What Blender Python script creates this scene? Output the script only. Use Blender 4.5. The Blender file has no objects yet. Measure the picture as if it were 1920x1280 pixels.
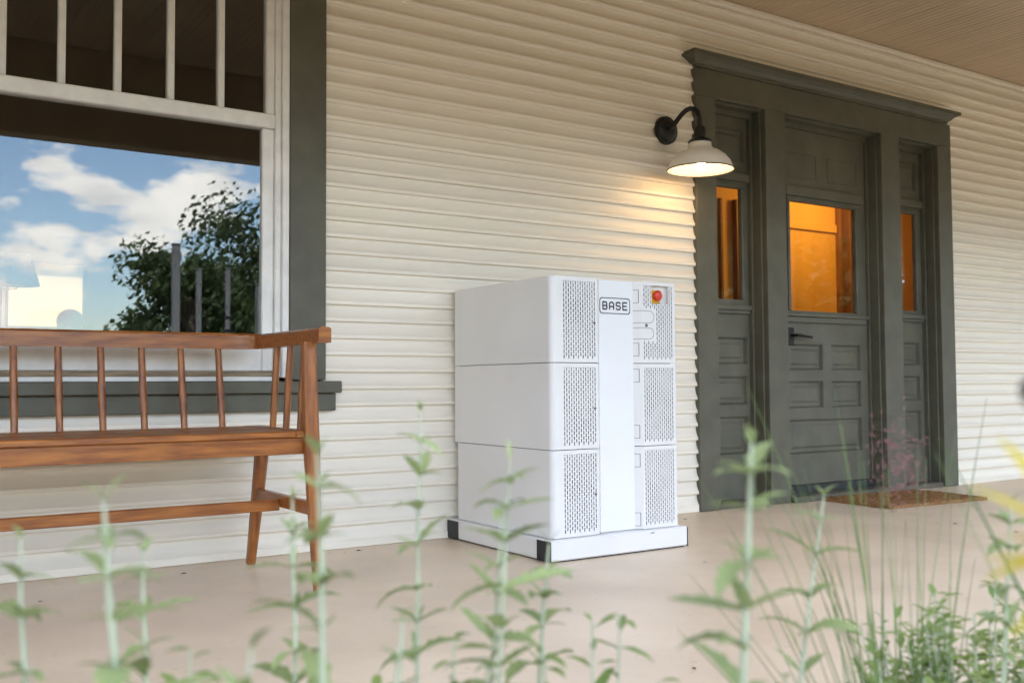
import bpy, bmesh, math, random
from math import radians, sin, cos, pi
from mathutils import Vector, Matrix
random.seed(11)
sc = bpy.context.scene
COL = sc.collection

# ------------------------------------------------------------------ camera
def cam_axes(yaw, pit, rol):
    cy, sy, cp, sp = cos(yaw), sin(yaw), cos(pit), sin(pit)
    fw = Vector((sy*cp, cy*cp, sp)); rt = Vector((cy, -sy, 0)); up = rt.cross(fw)
    return cos(rol)*rt + sin(rol)*up, -sin(rol)*rt + cos(rol)*up, fw
RT, UP, FW = cam_axes(radians(33.2652), radians(2.4463), radians(-0.3392))
cd = bpy.data.cameras.new('camera'); cam = bpy.data.objects.new('camera', cd); COL.objects.link(cam)
m = Matrix.Identity(4)
for i in range(3):
    m[i][0], m[i][1], m[i][2] = RT[i], UP[i], -FW[i]
m.translation = Vector((0, -3.8361, 0.6692))
cam.matrix_world = m
cd.sensor_width = 36; cd.lens = 1865.58/1920*36; cd.clip_end = 2000; cd.clip_start = 0.02
cd.dof.use_dof = True; cd.dof.focus_distance = 3.95; cd.dof.aperture_fstop = 4.2
sc.camera = cam

# ------------------------------------------------------------------ sky, sun, exposure
SUN_AZ, SUN_EL = radians(-22), radians(52)          # azimuth from +y towards +x (behind the house)
w = bpy.data.worlds.new('World'); sc.world = w; w.use_nodes = True
nt = w.node_tree; nt.nodes.clear()
def N(t, typ, **kw):
    n = t.nodes.new(typ)
    for k, v in kw.items():
        setattr(n, k, v)
    return n
sky = N(nt, 'ShaderNodeTexSky', sky_type='NISHITA', sun_disc=False, sun_elevation=SUN_EL, sun_rotation=SUN_AZ)
sky.air_density = 1.0; sky.dust_density = 0.6; sky.ozone_density = 2.0
bg1 = N(nt, 'ShaderNodeBackground'); bg1.inputs[1].default_value = 0.13
bg2 = N(nt, 'ShaderNodeBackground'); bg2.inputs[1].default_value = 1.25
tc = N(nt, 'ShaderNodeTexCoord'); mp = N(nt, 'ShaderNodeMapping')
mp.inputs['Scale'].default_value = (1, 1, 2.3); mp.inputs['Location'].default_value = (0.35, 0.1, 0.22)
nz = N(nt, 'ShaderNodeTexNoise'); nz.inputs['Scale'].default_value = 4.2; nz.inputs['Detail'].default_value = 9; nz.inputs['Roughness'].default_value = 0.56
rp = N(nt, 'ShaderNodeValToRGB'); rp.color_ramp.elements[0].position = 0.515; rp.color_ramp.elements[1].position = 0.555
nz2 = N(nt, 'ShaderNodeTexNoise'); nz2.inputs['Scale'].default_value = 9; nz2.inputs['Detail'].default_value = 6
rp2 = N(nt, 'ShaderNodeValToRGB')
rp2.color_ramp.elements[0].position = 0.3; rp2.color_ramp.elements[0].color = (0.52, 0.54, 0.58, 1)
rp2.color_ramp.elements[1].position = 0.62; rp2.color_ramp.elements[1].color = (1.0, 0.975, 0.93, 1)
mx = N(nt, 'ShaderNodeMixShader'); out = N(nt, 'ShaderNodeOutputWorld')
L = nt.links.new
L(tc.outputs['Generated'], mp.inputs[0]); L(mp.outputs[0], nz.inputs['Vector']); L(mp.outputs[0], nz2.inputs['Vector'])
L(nz.outputs['Fac'], rp.inputs[0]); L(nz2.outputs['Fac'], rp2.inputs[0]); L(rp2.outputs[0], bg2.inputs[0])
L(sky.outputs[0], bg1.inputs[0]); L(rp.outputs[0], mx.inputs[0]); L(bg1.outputs[0], mx.inputs[1]); L(bg2.outputs[0], mx.inputs[2])
L(mx.outputs[0], out.inputs[0])
sd = bpy.data.lights.new('sun', 'SUN'); sd.energy = 3.0; sd.angle = radians(0.5); sd.color = (1, 0.95, 0.87)
so = bpy.data.objects.new('sun', sd); COL.objects.link(so)
SV = Vector((sin(SUN_AZ)*cos(SUN_EL), cos(SUN_AZ)*cos(SUN_EL), sin(SUN_EL)))
so.rotation_euler = SV.to_track_quat('Z', 'Y').to_euler(); so.location = (0, 0, 30)
sc.view_settings.view_transform = 'Standard'; sc.view_settings.look = 'None'
sc.view_settings.exposure = 2.72; sc.view_settings.gamma = 1
sc.cycles.use_denoising = True
sc.cycles.max_bounces = 9; sc.cycles.diffuse_bounces = 5; sc.cycles.adaptive_threshold = 0.02; sc.cycles.transparent_max_bounces = 12

# ------------------------------------------------------------------ materials
MATS = {}
def mat(name, col, rough=0.6, var=0.12, scale=8.0, stretch=(1, 1, 1), col2=None, bump=0.0, bscale=40.0, spec=0.5, objvar=0.0, detail=5, metal=0.0, trans=0.0, ramp=(0.35, 0.65), speck=False):
    if name in MATS: return MATS[name]
    M = bpy.data.materials.new(name); M.use_nodes = True; t = M.node_tree; t.nodes.clear(); l = t.links.new
    o = N(t, 'ShaderNodeOutputMaterial'); p = N(t, 'ShaderNodeBsdfPrincipled')
    p.inputs['Roughness'].default_value = rough; p.inputs['Specular IOR Level'].default_value = spec; p.inputs['Metallic'].default_value = metal
    tcn = N(t, 'ShaderNodeTexCoord'); mpn = N(t, 'ShaderNodeMapping'); mpn.inputs['Scale'].default_value = stretch
    n = N(t, 'ShaderNodeTexNoise'); n.inputs['Scale'].default_value = scale; n.inputs['Detail'].default_value = detail
    r = N(t, 'ShaderNodeValToRGB')
    c2 = col2 if col2 else tuple(c*(1-var) for c in col)
    c1 = col if col2 else tuple(min(1, c*(1+var*0.6)) for c in col)
    r.color_ramp.elements[0].position = ramp[0]; r.color_ramp.elements[1].position = ramp[1]
    r.color_ramp.elements[0].color = (*c2, 1); r.color_ramp.elements[1].color = (*c1, 1)
    l(tcn.outputs['Object'], mpn.inputs[0]); l(mpn.outputs[0], n.inputs['Vector']); l(n.outputs['Fac'], r.inputs[0])
    cs = r.outputs[0]
    if speck:
        n3 = N(t, 'ShaderNodeTexNoise'); n3.inputs['Scale'].default_value = 34; n3.inputs['Detail'].default_value = 6; n3.inputs['Roughness'].default_value = .7
        r3 = N(t, 'ShaderNodeValToRGB'); r3.color_ramp.elements[0].position = .60; r3.color_ramp.elements[1].position = .74
        r3.color_ramp.elements[0].color = (1, 1, 1, 1); r3.color_ramp.elements[1].color = (.70, .66, .62, 1)
        mm = N(t, 'ShaderNodeMix', data_type='RGBA', blend_type='MULTIPLY'); mm.inputs[0].default_value = 1
        l(tcn.outputs['Object'], n3.inputs['Vector']); l(n3.outputs['Fac'], r3.inputs[0]); l(cs, mm.inputs[6]); l(r3.outputs[0], mm.inputs[7]); cs = mm.outputs[2]
    if objvar:
        oi = N(t, 'ShaderNodeObjectInfo'); mr = N(t, 'ShaderNodeMapRange')
        mr.inputs[3].default_value = 1-objvar; mr.inputs[4].default_value = 1+objvar*0.5
        hs = N(t, 'ShaderNodeHueSaturation'); l(oi.outputs['Random'], mr.inputs[0]); l(mr.outputs[0], hs.inputs['Value']); l(cs, hs.inputs['Color']); cs = hs.outputs[0]
    l(cs, p.inputs['Base Color'])
    if bump:
        n2 = N(t, 'ShaderNodeTexNoise'); n2.inputs['Scale'].default_value = bscale; n2.inputs['Detail'].default_value = 4
        b = N(t, 'ShaderNodeBump'); b.inputs['Strength'].default_value = bump; b.inputs['Distance'].default_value = 0.004
        l(mpn.outputs[0], n2.inputs['Vector']); l(n2.outputs['Fac'], b.inputs['Height']); l(b.outputs[0], p.inputs['Normal'])
    if trans:
        tr = N(t, 'ShaderNodeBsdfTranslucent'); l(cs, tr.inputs[0]); ms = N(t, 'ShaderNodeMixShader'); ms.inputs[0].default_value = trans
        l(p.outputs[0], ms.inputs[1]); l(tr.outputs[0], ms.inputs[2]); l(ms.outputs[0], o.inputs[0])
    else:
        l(p.outputs[0], o.inputs[0])
    MATS[name] = M
    return M
def emis(name, col, s):
    M = bpy.data.materials.new(name); M.use_nodes = True; t = M.node_tree; t.nodes.clear()
    o = N(t, 'ShaderNodeOutputMaterial'); e = N(t, 'ShaderNodeEmission'); e.inputs[0].default_value = (*col, 1); e.inputs[1].default_value = s
    t.links.new(e.outputs[0], o.inputs[0]); return M
def glass(name, ior, tint=(1, 1, 1), rough=0.0):
    M = bpy.data.materials.new(name); M.use_nodes = True; t = M.node_tree; t.nodes.clear(); l = t.links.new
    o = N(t, 'ShaderNodeOutputMaterial'); tr = N(t, 'ShaderNodeBsdfTransparent'); g = N(t, 'ShaderNodeBsdfGlossy'); f = N(t, 'ShaderNodeFresnel')
    tr.inputs[0].default_value = (*tint, 1); g.inputs['Roughness'].default_value = rough; f.inputs[0].default_value = ior
    ge = N(t, 'ShaderNodeNewGeometry'); mr = N(t, 'ShaderNodeMapRange'); mr.inputs[3].default_value = ior; mr.inputs[4].default_value = 1/ior
    l(ge.outputs['Backfacing'], mr.inputs[0]); l(mr.outputs[0], f.inputs[0])
    ms = N(t, 'ShaderNodeMixShader'); l(f.outputs[0], ms.inputs[0]); l(tr.outputs[0], ms.inputs[1]); l(g.outputs[0], ms.inputs[2]); l(ms.outputs[0], o.inputs[0])
    return M
SIDING = mat('cream siding paint', (0.83, 0.768, 0.655), 0.5, 0.05, 5, (0.6, 6, 6), objvar=0.04)
CEIL = mat('ceiling paint', (0.54, 0.42, 0.285), 0.55, 0.08, 6, objvar=0.05)
WHITE = mat('white window paint', (0.78, 0.76, 0.72), 0.45, 0.08, 14)
GREY = mat('grey green trim paint', (0.100, 0.096, 0.066), 0.55, 0.14, 9, bump=0.12, bscale=70)
GREYD = mat('grey green door paint', (0.112, 0.108, 0.077), 0.5, 0.16, 7, bump=0.12, bscale=60)
FLOOR = mat('tan painted concrete', (0.79, 0.645, 0.485), 0.42, scale=2.2, col2=(0.67, 0.535, 0.395), speck=True, bump=0.3, bscale=25, detail=9)
WOOD = mat('stained wood', (0.37, 0.128, 0.022), 0.3, scale=7, stretch=(1, 9, 9), col2=(0.18, 0.050, 0.010), bump=0.1, bscale=20, detail=7)
WOODV = mat('stained wood upright', (0.37, 0.128, 0.022), 0.3, scale=7, stretch=(9, 9, 1), col2=(0.18, 0.050, 0.010), bump=0.1, bscale=20, detail=7)
CAB = mat('white powder coat', (0.715, 0.70, 0.685), 0.38, 0.03, 3, bump=0.05, bscale=300)
CABP = mat('white front panel', (0.755, 0.755, 0.76), 0.35, 0.02, 3)
INNER = mat('inner plates', (0.34, 0.39, 0.37), 0.5, scale=24, col2=(0.025, 0.028, 0.028), detail=3)
BLACK = mat('black plastic', (0.012, 0.012, 0.014), 0.5, 0.1, 20)
INK = mat('charcoal print', (0.035, 0.037, 0.045), 0.5, 0.05, 20)
SEAM = mat('dark seam', (0.10, 0.10, 0.10), 0.7, 0.1, 20)
RED = mat('red button plastic', (0.62, 0.045, 0.02), 0.35, 0.08, 20)
YEL = mat('yellow plate', (0.80, 0.42, 0.03), 0.45, 0.08, 20)
IRON = mat('black iron', (0.016, 0.015, 0.014), 0.42, 0.2, 20, metal=0.3)
ENAMEL = mat('cream enamel', (0.78, 0.72, 0.63), 0.3, 0.04, 12)
COIR = mat('coir', (0.36, 0.20, 0.092), 1.0, spec=0.0, scale=60, col2=(0.20, 0.105, 0.05), bump=0.9, bscale=220)
BRASS = mat('threshold metal', (0.03, 0.032, 0.035), 0.35, 0.2, 12, (1, 8, 8))
STEMM = mat('pale sage stem', (0.52, 0.56, 0.40), 0.7, 0.12, 30, trans=0.15)
LEAFM = mat('sage leaf', (0.40, 0.46, 0.20), 0.6, scale=18, col2=(0.29, 0.37, 0.15), objvar=0.3, trans=0.4)
LEAFB = mat('bush leaf', (0.33, 0.40, 0.11), 0.6, scale=9, col2=(0.17, 0.25, 0.065), trans=0.35)
BLADE = mat('grass blade', (0.20, 0.30, 0.09), 0.6, scale=12, col2=(0.16, 0.22, 0.08), objvar=0.3, trans=0.3)
BLADED = mat('broad grass blade', (0.055, 0.15, 0.03), 0.5, 0.2, 12, trans=0.3)
PINK = mat('pink seed haze', (0.30, 0.13, 0.13), 0.8, 0.2, 20, trans=0.3)
YLEAF = mat('yellow leaf', (0.66, 0.50, 0.06), 0.6, scale=14, col2=(0.50, 0.42, 0.05), trans=0.4)
DRY = mat('dried seed head', (0.06, 0.028, 0.024), 0.9, 0.3, 60)
TLEAF = mat('tree leaf', (0.060, 0.100, 0.030), 0.6, scale=0.8, col2=(0.030, 0.055, 0.018), trans=0.25)
BARK = mat('bark', (0.11, 0.085, 0.065), 0.9, 0.3, 6)
POSTM = mat('weathered post', (0.16, 0.17, 0.18), 0.8, 0.2, 4, (3, 3, .5))
GRASS = mat('dry earth lawn', (0.092, 0.066, 0.032), 0.95, scale=1.2, col2=(0.062, 0.050, 0.022), bump=0.8, bscale=30)
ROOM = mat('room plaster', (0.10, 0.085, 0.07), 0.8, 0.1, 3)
HALL = mat('hall plaster', (0.70, 0.44, 0.12), 0.8, 0.2, 2, (1, 1, .3))
HALLW = mat('hall door wood', (0.22, 0.10, 0.03), 0.6, 0.3, 6, (8, 8, 1))
SHADE = mat('lamp shade linen', (0.22, 0.24, 0.27), 0.9, 0.08, 40)
BLIND = mat('cream blind', (0.42, 0.335, 0.225), 0.9, 0.06, 3, trans=0.92)
SILLW = mat('bare sill wood', (0.28, 0.21, 0.13), 0.8, 0.3, 10, (1, 8, 8))
LITTER = mat('dry leaf bits', (0.10, 0.055, 0.03), 0.9, 0.3, 30)
ROOFM = mat('roof shingle', (0.12, 0.11, 0.10), 0.9, 0.25, 3)
GLASSW = glass('window glass', 1.75, (0.93, 0.95, 0.94))
GLASSD = glass('door glass', 1.5, (0.97, 0.95, 0.9))
BULB = emis('lit bulb', (1.0, 0.70, 0.36), 7.0)

# ------------------------------------------------------------------ mesh helpers
class MB:
    def __init__(s): s.v = []; s.f = []
    def add(s, vs, fs):
        b = len(s.v); s.v += [tuple(v) for v in vs]; s.f += [tuple(i+b for i in f) for f in fs]; return s
    def box(s, x0, x1, y0, y1, z0, z1, bev=0.0):
        if bev <= 0 or min(x1-x0, y1-y0, z1-z0) < 2.2*bev:
            vs = [(x, y, z) for x in (x0, x1) for y in (y0, y1) for z in (z0, z1)]
            return s.add(vs, [(0, 1, 3, 2), (4, 6, 7, 5), (0, 4, 5, 1), (2, 3, 7, 6), (0, 2, 6, 4), (1, 5, 7, 3)])
        bm = bmesh.new(); bmesh.ops.create_cube(bm, size=1)
        for v in bm.verts:
            v.co = ((x0+x1)/2+v.co.x*(x1-x0), (y0+y1)/2+v.co.y*(y1-y0), (z0+z1)/2+v.co.z*(z1-z0))
        bmesh.ops.bevel(bm, geom=list(bm.edges), offset=bev, segments=1, affect='EDGES', profile=0.5)
        bm.verts.index_update()
        s.add([v.co[:] for v in bm.verts], [[v.index for v in f.verts] for f in bm.faces]); bm.free(); return s
    def quad(s, a, b, c, d): return s.add([a, b, c, d], [(0, 1, 2, 3)])
    def sweep(s, pts, sec, caps=True, side=None):
        """sec: list of (u,v) or function(i)->list; u along side vector, v along up-ish normal"""
        n = len(pts); P = [Vector(p) for p in pts]; base = len(s.v); k = None
        for i in range(n):
            t = (P[min(i+1, n-1)] - P[max(i-1, 0)]).normalized()
            sd = side(i) if callable(side) else side
            if sd is None: sd = Vector((0, 0, 1)) if abs(t.z) < 0.9 else Vector((1, 0, 0))
            v = Vector(sd); v = (v - t*v.dot(t)).normalized(); u = t.cross(v)
            S_ = sec(i) if callable(sec) else sec; k = len(S_)
            for a, b in S_: s.v.append(tuple(P[i] + u*a + v*b))
        for i in range(n-1):
            for j in range(k):
                a = base+i*k+j; b = base+i*k+(j+1) % k
                s.f.append((a, b, b+k, a+k))
        if caps: s.f.append(tuple(base+j for j in range(k))[::-1]); s.f.append(tuple(base+(n-1)*k+j for j in range(k)))
        return s
    def tube(s, pts, r, n=8, caps=True):
        rr = r if callable(r) else ((lambda i: r[i]) if isinstance(r, (list, tuple)) else (lambda i: r))
        return s.sweep(pts, lambda i: [(rr(i)*cos(2*pi*j/n), rr(i)*sin(2*pi*j/n)) for j in range(n)], caps)
    def lathe(s, prof, c, n=32, axis='z'):
        base = len(s.v); k = len(prof)
        for i in range(n):
            a = 2*pi*i/n
            for r, h in prof:
                if axis == 'z': s.v.append((c[0]+r*cos(a), c[1]+r*sin(a), c[2]+h))
                else: s.v.append((c[0]+r*cos(a), c[1]+h, c[2]+r*sin(a)))
        for i in range(n):
            for j in range(k-1):
                a = base+i*k+j; b = base+((i+1) % n)*k+j
                s.f.append((a, b, b+1, a+1))
        return s
    def mesh(s, name, material, off=(0, 0, 0), smooth=None):
        bm = bmesh.new(); o = Vector(off)
        vs = [bm.verts.new(Vector(v)-o) for v in s.v]
        for f in s.f:
            try: bm.faces.new([vs[i] for i in f])
            except ValueError: pass
        bmesh.ops.remove_doubles(bm, verts=bm.verts, dist=1e-5)
        bmesh.ops.recalc_face_normals(bm, faces=bm.faces)
        me = bpy.data.meshes.new(name); bm.to_mesh(me); bm.free(); me.materials.append(material)
        if smooth:
            me.polygons.foreach_set('use_smooth', [True]*len(me.polygons)); me.set_sharp_from_angle(angle=radians(smooth))
        return me
def link(name, data, parent=None, loc=(0, 0, 0)):
    o = bpy.data.objects.new(name, data); COL.objects.link(o); o.location = loc
    if parent: o.parent = parent
    return o
def wloc(o):
    v = Vector(o.location)
    while o.parent: o = o.parent; v += Vector(o.location)
    return v
def part(name, mb, material, parent, smooth=None, label=None):
    o = link(name, mb.mesh(name, material, wloc(parent), smooth), parent)
    if label: o['label'] = label
    return o
def pieces(name, boxes, material, parent, bev=.003):
    for b in boxes: part(name, MB().box(*b, bev), material, parent)
def tag(o, label, cat, group=None, kind=None):
    if label: o['label'] = label
    if cat: o['category'] = cat
    if group: o['group'] = group
    if kind: o['kind'] = kind
    return o
def thing(name, label, cat, loc, group=None):
    return tag(link(name, None, None, loc), label, cat, group)
def struct(name, mb, material, kind='structure', label=None):
    o = link(name, mb.mesh(name, material)); o['kind'] = kind
    if label: o['label'] = label
    return o

# ------------------------------------------------------------------ setting: ground and porch floor
gm = MB(); G0 = -0.36
for a in range(24):
    for b in range(24):
        x0, x1 = -150+a*12.5, -150+(a+1)*12.5; y0, y1 = -250+b*12.5, -250+(b+1)*12.5
        gm.quad((x0, y0, G0), (x1, y0, G0), (x1, y1, G0), (x0, y1, G0))
struct('ground', gm, GRASS)
struct('porch_floor', MB().box(-10, 13, -2.75, 0.02, -0.5, 0.0, 0.008), FLOOR)
lit = MB()
for i in range(90):
    x = random.uniform(0.3, 5.5); y = random.uniform(-2.3, -0.15)
    if random.random() < .5: y = -abs(random.gauss(0, .25))-.05
    if 2.1 < x < 2.9 and y > -.85: continue
    s_ = random.choice((.003, .004, .006, .011))*random.uniform(.7, 1.2); a = random.uniform(0, 6.28); h = random.uniform(.001, .004)
    pts = [(x+s_*cos(a+q)*k, y+s_*sin(a+q)*k, .002+h*(j % 2)) for j, (q, k) in enumerate([(0, 1), (1.4, .4), (3.1, 1.1), (4.6, .45)])]
    lit.add(pts, [(0, 1, 2, 3)])
struct('leaf_litter', lit, LITTER, 'stuff', 'dry brown leaf crumbs scattered over the tan porch floor')

# ------------------------------------------------------------------ house
house = thing('house', 'cream cove-sided house with grey trim, panelled front door and covered porch', 'house', (0, 0, 0))
PZ = 0.07; Z18 = (19.3-18)*PZ
WIN = (-0.60, 1.585, 0.60, 2.52); DOOR = (3.665, 5.925, -1, 2.36)
wall = part('wall', MB().box(-10, WIN[0]+.1, .025, .18, 0, 2.9).box(WIN[1]-.1, DOOR[0]+.09, .025, .18, 0, 2.9).box(DOOR[1]-.09, 13, .025, .18, 0, 2.9)
            .box(WIN[0]+.1, WIN[1]-.1, .025, .18, 0, WIN[2]+.06).box(WIN[0]+.1, WIN[1]-.1, .025, .18, WIN[3]-.08, 2.9).box(DOOR[0]+.09, DOOR[1]-.09, .025, .18, DOOR[3]-.1, 2.9), ROOM, house)
prof = [(.020, .0005), (-.0125, .0005), (-.0155, .0014), (-.0172, .0036), (-.0176, .0070), (-.0176, .015)]
for i in range(1, 11):
    a = i/10*pi/2
    prof.append((-.0176+.0171*sin(a)**1.15, .015+.047*(1-cos(a))**.72))
prof += [(-.0005, .0705), (.020, .0705)]
sm = MB(); k = len(prof)
sm.add([(0, y, z) for y, z in prof]+[(1, y, z) for y, z in prof], [(i, i+1, k+i+1, k+i) for i in range(k-1)]+[tuple(range(k)), tuple(range(k, 2*k))])
SME = sm.mesh('siding_board', SIDING, smooth=40)
first = MB(); first.add([(0, -.016, 0), (1, -.016, 0), (1, -.016, .02), (0, -.016, .02), (0, -.002, .028), (1, -.002, .028)], [(0, 1, 2, 3), (3, 2, 5, 4)])
for c in range(-21, 19):
    zb = (19.3-(c+1))*PZ; zt = zb+PZ
    if zb > 2.76: continue
    zc = (zb+zt)/2
    cuts = []
    if WIN[2] < zc < WIN[3]: cuts.append((WIN[0], WIN[1]))
    if DOOR[2] < zc < DOOR[3]: cuts.append((DOOR[0], DOOR[1]))
    segs = []; x = -9.0
    for a, b in cuts: segs.append((x, a)); x = b
    segs.append((x, 11.0))
    for a, b in segs:
        # long runs are butted from two lengths
        runs = [(a, b)] if b-a < 4 else [(a, a+(b-a)*random.uniform(.35, .6)), None]
        if runs[-1] is None: runs[-1] = (runs[0][1]+.0012, b)
        for r0, r1 in runs:
            o = link('siding_board', SME, wall, (r0, random.uniform(-.0012, .0012), zb+random.uniform(-.0006, .0006))); o.scale = (r1-r0, 1, 1)
pieces('shoe_strip', [(-9, DOOR[0]-.006, -.024, .02, .001, .034), (DOOR[1]+.006, 11, -.024, .02, .001, .034)], SIDING, wall)
# porch ceiling
ceiling = part('porch_ceiling', MB().box(-9.5, 11, -2.6, .03, 2.765, 2.80), CEIL, house)  # out-of-view left stretch, run on to cut light from the left
cb = MB(); W_ = .0885
pr = [(0, .007), (.004, 0), (W_/2-.003, 0), (W_/2, .004), (W_/2+.003, 0), (W_-.004, 0), (W_, .007)]
cb.add([(x, y, z) for y in (0, -1) for x, z in pr]+[(0, 0, .018), (W_, 0, .018), (0, -1, .018), (W_, -1, .018)], [(i, i+1, i+8, i+7) for i in range(6)]+[(0, 7, 16, 14), (6, 15, 17, 13)])
CBM = cb.mesh('ceiling_board', CEIL)
i = -52
while 4.077+W_*i < 10.9:
    if 4.077+W_*i > -3.9:
        o = link('ceiling_board', CBM, ceiling, (4.077+W_*i, .02, 2.745+random.uniform(-.0005, .0008))); o.scale = (1, 2.6, 1)
    i += 1
part('ceiling_moulding', MB().box(-9.5, 11, -.028, .02, 2.712, 2.744, .006), SIDING, house)
part('porch_beam', MB().box(-9.5, 11.2, -2.75, -2.6, 2.178, 2.76, .006), CEIL, house)
for px in (-8.6, -3.2, 7.6): part('porch_post', MB().box(px-.075, px+.075, -2.745, -2.605, 0, 2.178, .008), WHITE, house)
rf = MB()
rf.add([(-10.4, -2.98, 2.68), (13.4, -2.98, 2.68), (13.4, .9, 4.3), (-10.4, .9, 4.3), (-10.4, 4.45, 2.85), (13.4, 4.45, 2.85), (-10.4, -2.98, 2.80), (13.4, -2.98, 2.80), (13.4, .9, 4.45), (-10.4, .9, 4.45), (-10.4, 4.45, 2.97), (13.4, 4.45, 2.97)],
       [(0, 1, 2, 3), (3, 2, 5, 4), (6, 7, 8, 9), (9, 8, 11, 10), (0, 1, 7, 6), (4, 5, 11, 10), (0, 3, 9, 6), (3, 4, 10, 9), (1, 2, 8, 7), (2, 5, 11, 8)])
part('roof', rf, ROOFM, house)  # out-of-view roof, added to block the sun from porch and plants
# other outer walls and gables (dark room behind)
ow = MB().box(-10, -9.9, .18, 4.12, -.4, 2.9).box(12.9, 13, .18, 4.12, -.4, 2.9).box(-9.9, -1.3, 4.0, 4.12, -.4, 2.9).box(3.0, 12.9, 4.0, 4.12, -.4, 2.9).box(-1.3, 3.0, 4.0, 4.12, 2.75, 2.9)
for x in (-10, 12.9): ow.add([(x, .0, 2.85), (x, 4.1, 2.85), (x, .9, 4.28), (x+.1, .0, 2.85), (x+.1, 4.1, 2.85), (x+.1, .9, 4.28)], [(0, 1, 2), (3, 4, 5), (0, 1, 4, 3)])
part('outer_wall', ow, SIDING, house)
# front room interior: back wall with a window opening holding a cream blind
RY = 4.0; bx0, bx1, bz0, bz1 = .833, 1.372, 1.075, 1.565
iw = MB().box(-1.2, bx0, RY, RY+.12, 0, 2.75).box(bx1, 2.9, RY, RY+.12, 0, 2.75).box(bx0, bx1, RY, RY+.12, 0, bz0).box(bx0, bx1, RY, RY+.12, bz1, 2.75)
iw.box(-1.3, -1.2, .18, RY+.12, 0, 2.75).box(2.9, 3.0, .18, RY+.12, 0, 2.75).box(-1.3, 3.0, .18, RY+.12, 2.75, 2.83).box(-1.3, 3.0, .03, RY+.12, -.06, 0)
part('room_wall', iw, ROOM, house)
blind = part('window_blind', MB().box(bx0+.001, bx1-.001, RY+.05, RY+.054, bz0+.03, bz1), BLIND, house, label='cream blind glowing in the far window of the room')
part('blind_rail', MB().box(bx0+.001, bx1-.001, RY+.04, RY+.06, bz0+.001, bz0+.03), WHITE, house)
# hall behind the door
HY = 1.7
hw = MB().box(3.45, 8.9, HY, HY+.1, 0, 2.6).box(3.40, 3.45, .18, HY+.1, 0, 2.6).box(8.85, 8.9, .18, HY, 0, 2.6).box(3.4, 8.9, .18, HY+.1, 2.6, 2.68).box(3.4, 8.9, .02, HY+.1, -.06, 0)
part('hall_wall', hw, HALL, house)
pieces('inner_door_case', [(6.93, 6.965, HY-.05, HY-.001, .001, 2.2), (7.01, 7.20, HY-.09, HY-.001, .001, 2.2), (5.70, 5.81, HY-.05, HY-.001, .001, 2.1), (5.55, 5.575, HY-.03, HY-.001, .001, 2.1)], HALLW, house)
part('hall_reflection_band', MB().box(5.82, 6.92, HY-.03, HY-.001, 1.93, 2.0, .004), HALL, house)  # bar stands in for a lighter reflected band in the door glass

# ---- front window (house > front_window > pieces)
win = link('front_window', None, house)
pieces('casing', [(1.437, 1.590, -.030, .024, .690, 2.52), (-.60, -.45, -.030, .024, .690, 2.52), (-.66, 1.65, -.030, .024, 2.521, 2.66)], GREY, win)
part('window_sill', MB().box(-.66, 1.648, -.060, .06, .638, .686, .004), GREY, win)
part('window_apron', MB().box(-.63, 1.632, -.034, .024, .566, .637, .003), GREY, win)
for a, b, y0 in ((1.408, 1.436, -.022), (1.384, 1.4075, -.004), (-.449, -.421, -.022), (-.4205, -.397, -.004)): part('window_frame', MB().box(a, b, y0, .08, .700, 2.52, .003), WHITE, win)
part('window_frame', MB().box(-.396, 1.3835, .010, .08, 2.47, 2.52, .003), WHITE, win)
part('sill_board', MB().box(-.396, 1.3835, -.008, .1, .6865, .704, .002), WHITE, win)
part('sill_gap', MB().box(-.396, 1.3835, .004, .1, .7045, .725, .002), SILLW, win)
pieces('lower_sash', [(1.336, 1.3835, .014, .055, .726, 1.6995), (-.396, -.349, .014, .055, .726, 1.6995), (-.3485, 1.3355, .014, .055, .726, .872)], WHITE, win, .004)
part('transom_rail', MB().box(-.396, 1.3835, -.006, .06, 1.700, 1.757, .005), WHITE, win)
part('lower_pane', MB().box(-.3485, 1.3355, .030, .034, .8725, 1.6995), GLASSW, win)
pieces('upper_sash', [(1.350, 1.3835, .008, .055, 1.7575, 2.469), (-.396, -.360, .008, .055, 1.7575, 2.469), (-.3595, 1.3495, .008, .055, 2.43, 2.469)], WHITE, win, .004)
mxs = [1.168-.1925*j for j in range(8)]
for x in mxs: part('muntin', MB().box(x-.0125, x+.0125, .010, .05, 1.7575, 2.26, .004), WHITE, win)
nodes_ = [1.350]+mxs+[-.36]
BAR = [(-.018, -.012), (.018, -.012), (.018, .012), (-.018, .012)]
for a, b in zip(nodes_[:-1], nodes_[1:]):
    mid = (a+b)/2
    for p in (a, b): part('diagonal_muntin', MB().sweep([(p, .03, 2.255), (mid, .03, 2.36)], BAR), WHITE, win)
    part('top_muntin', MB().sweep([(mid, .03, 2.355), (mid, .03, 2.435)], BAR), WHITE, win)
xs = sorted(nodes_)
for a, b in zip(xs[:-1], xs[1:]): part('upper_pane', MB().box(a+.0005, b-.0005, .031, .034, 1.7576, 2.4295), GLASSW, win)

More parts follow.
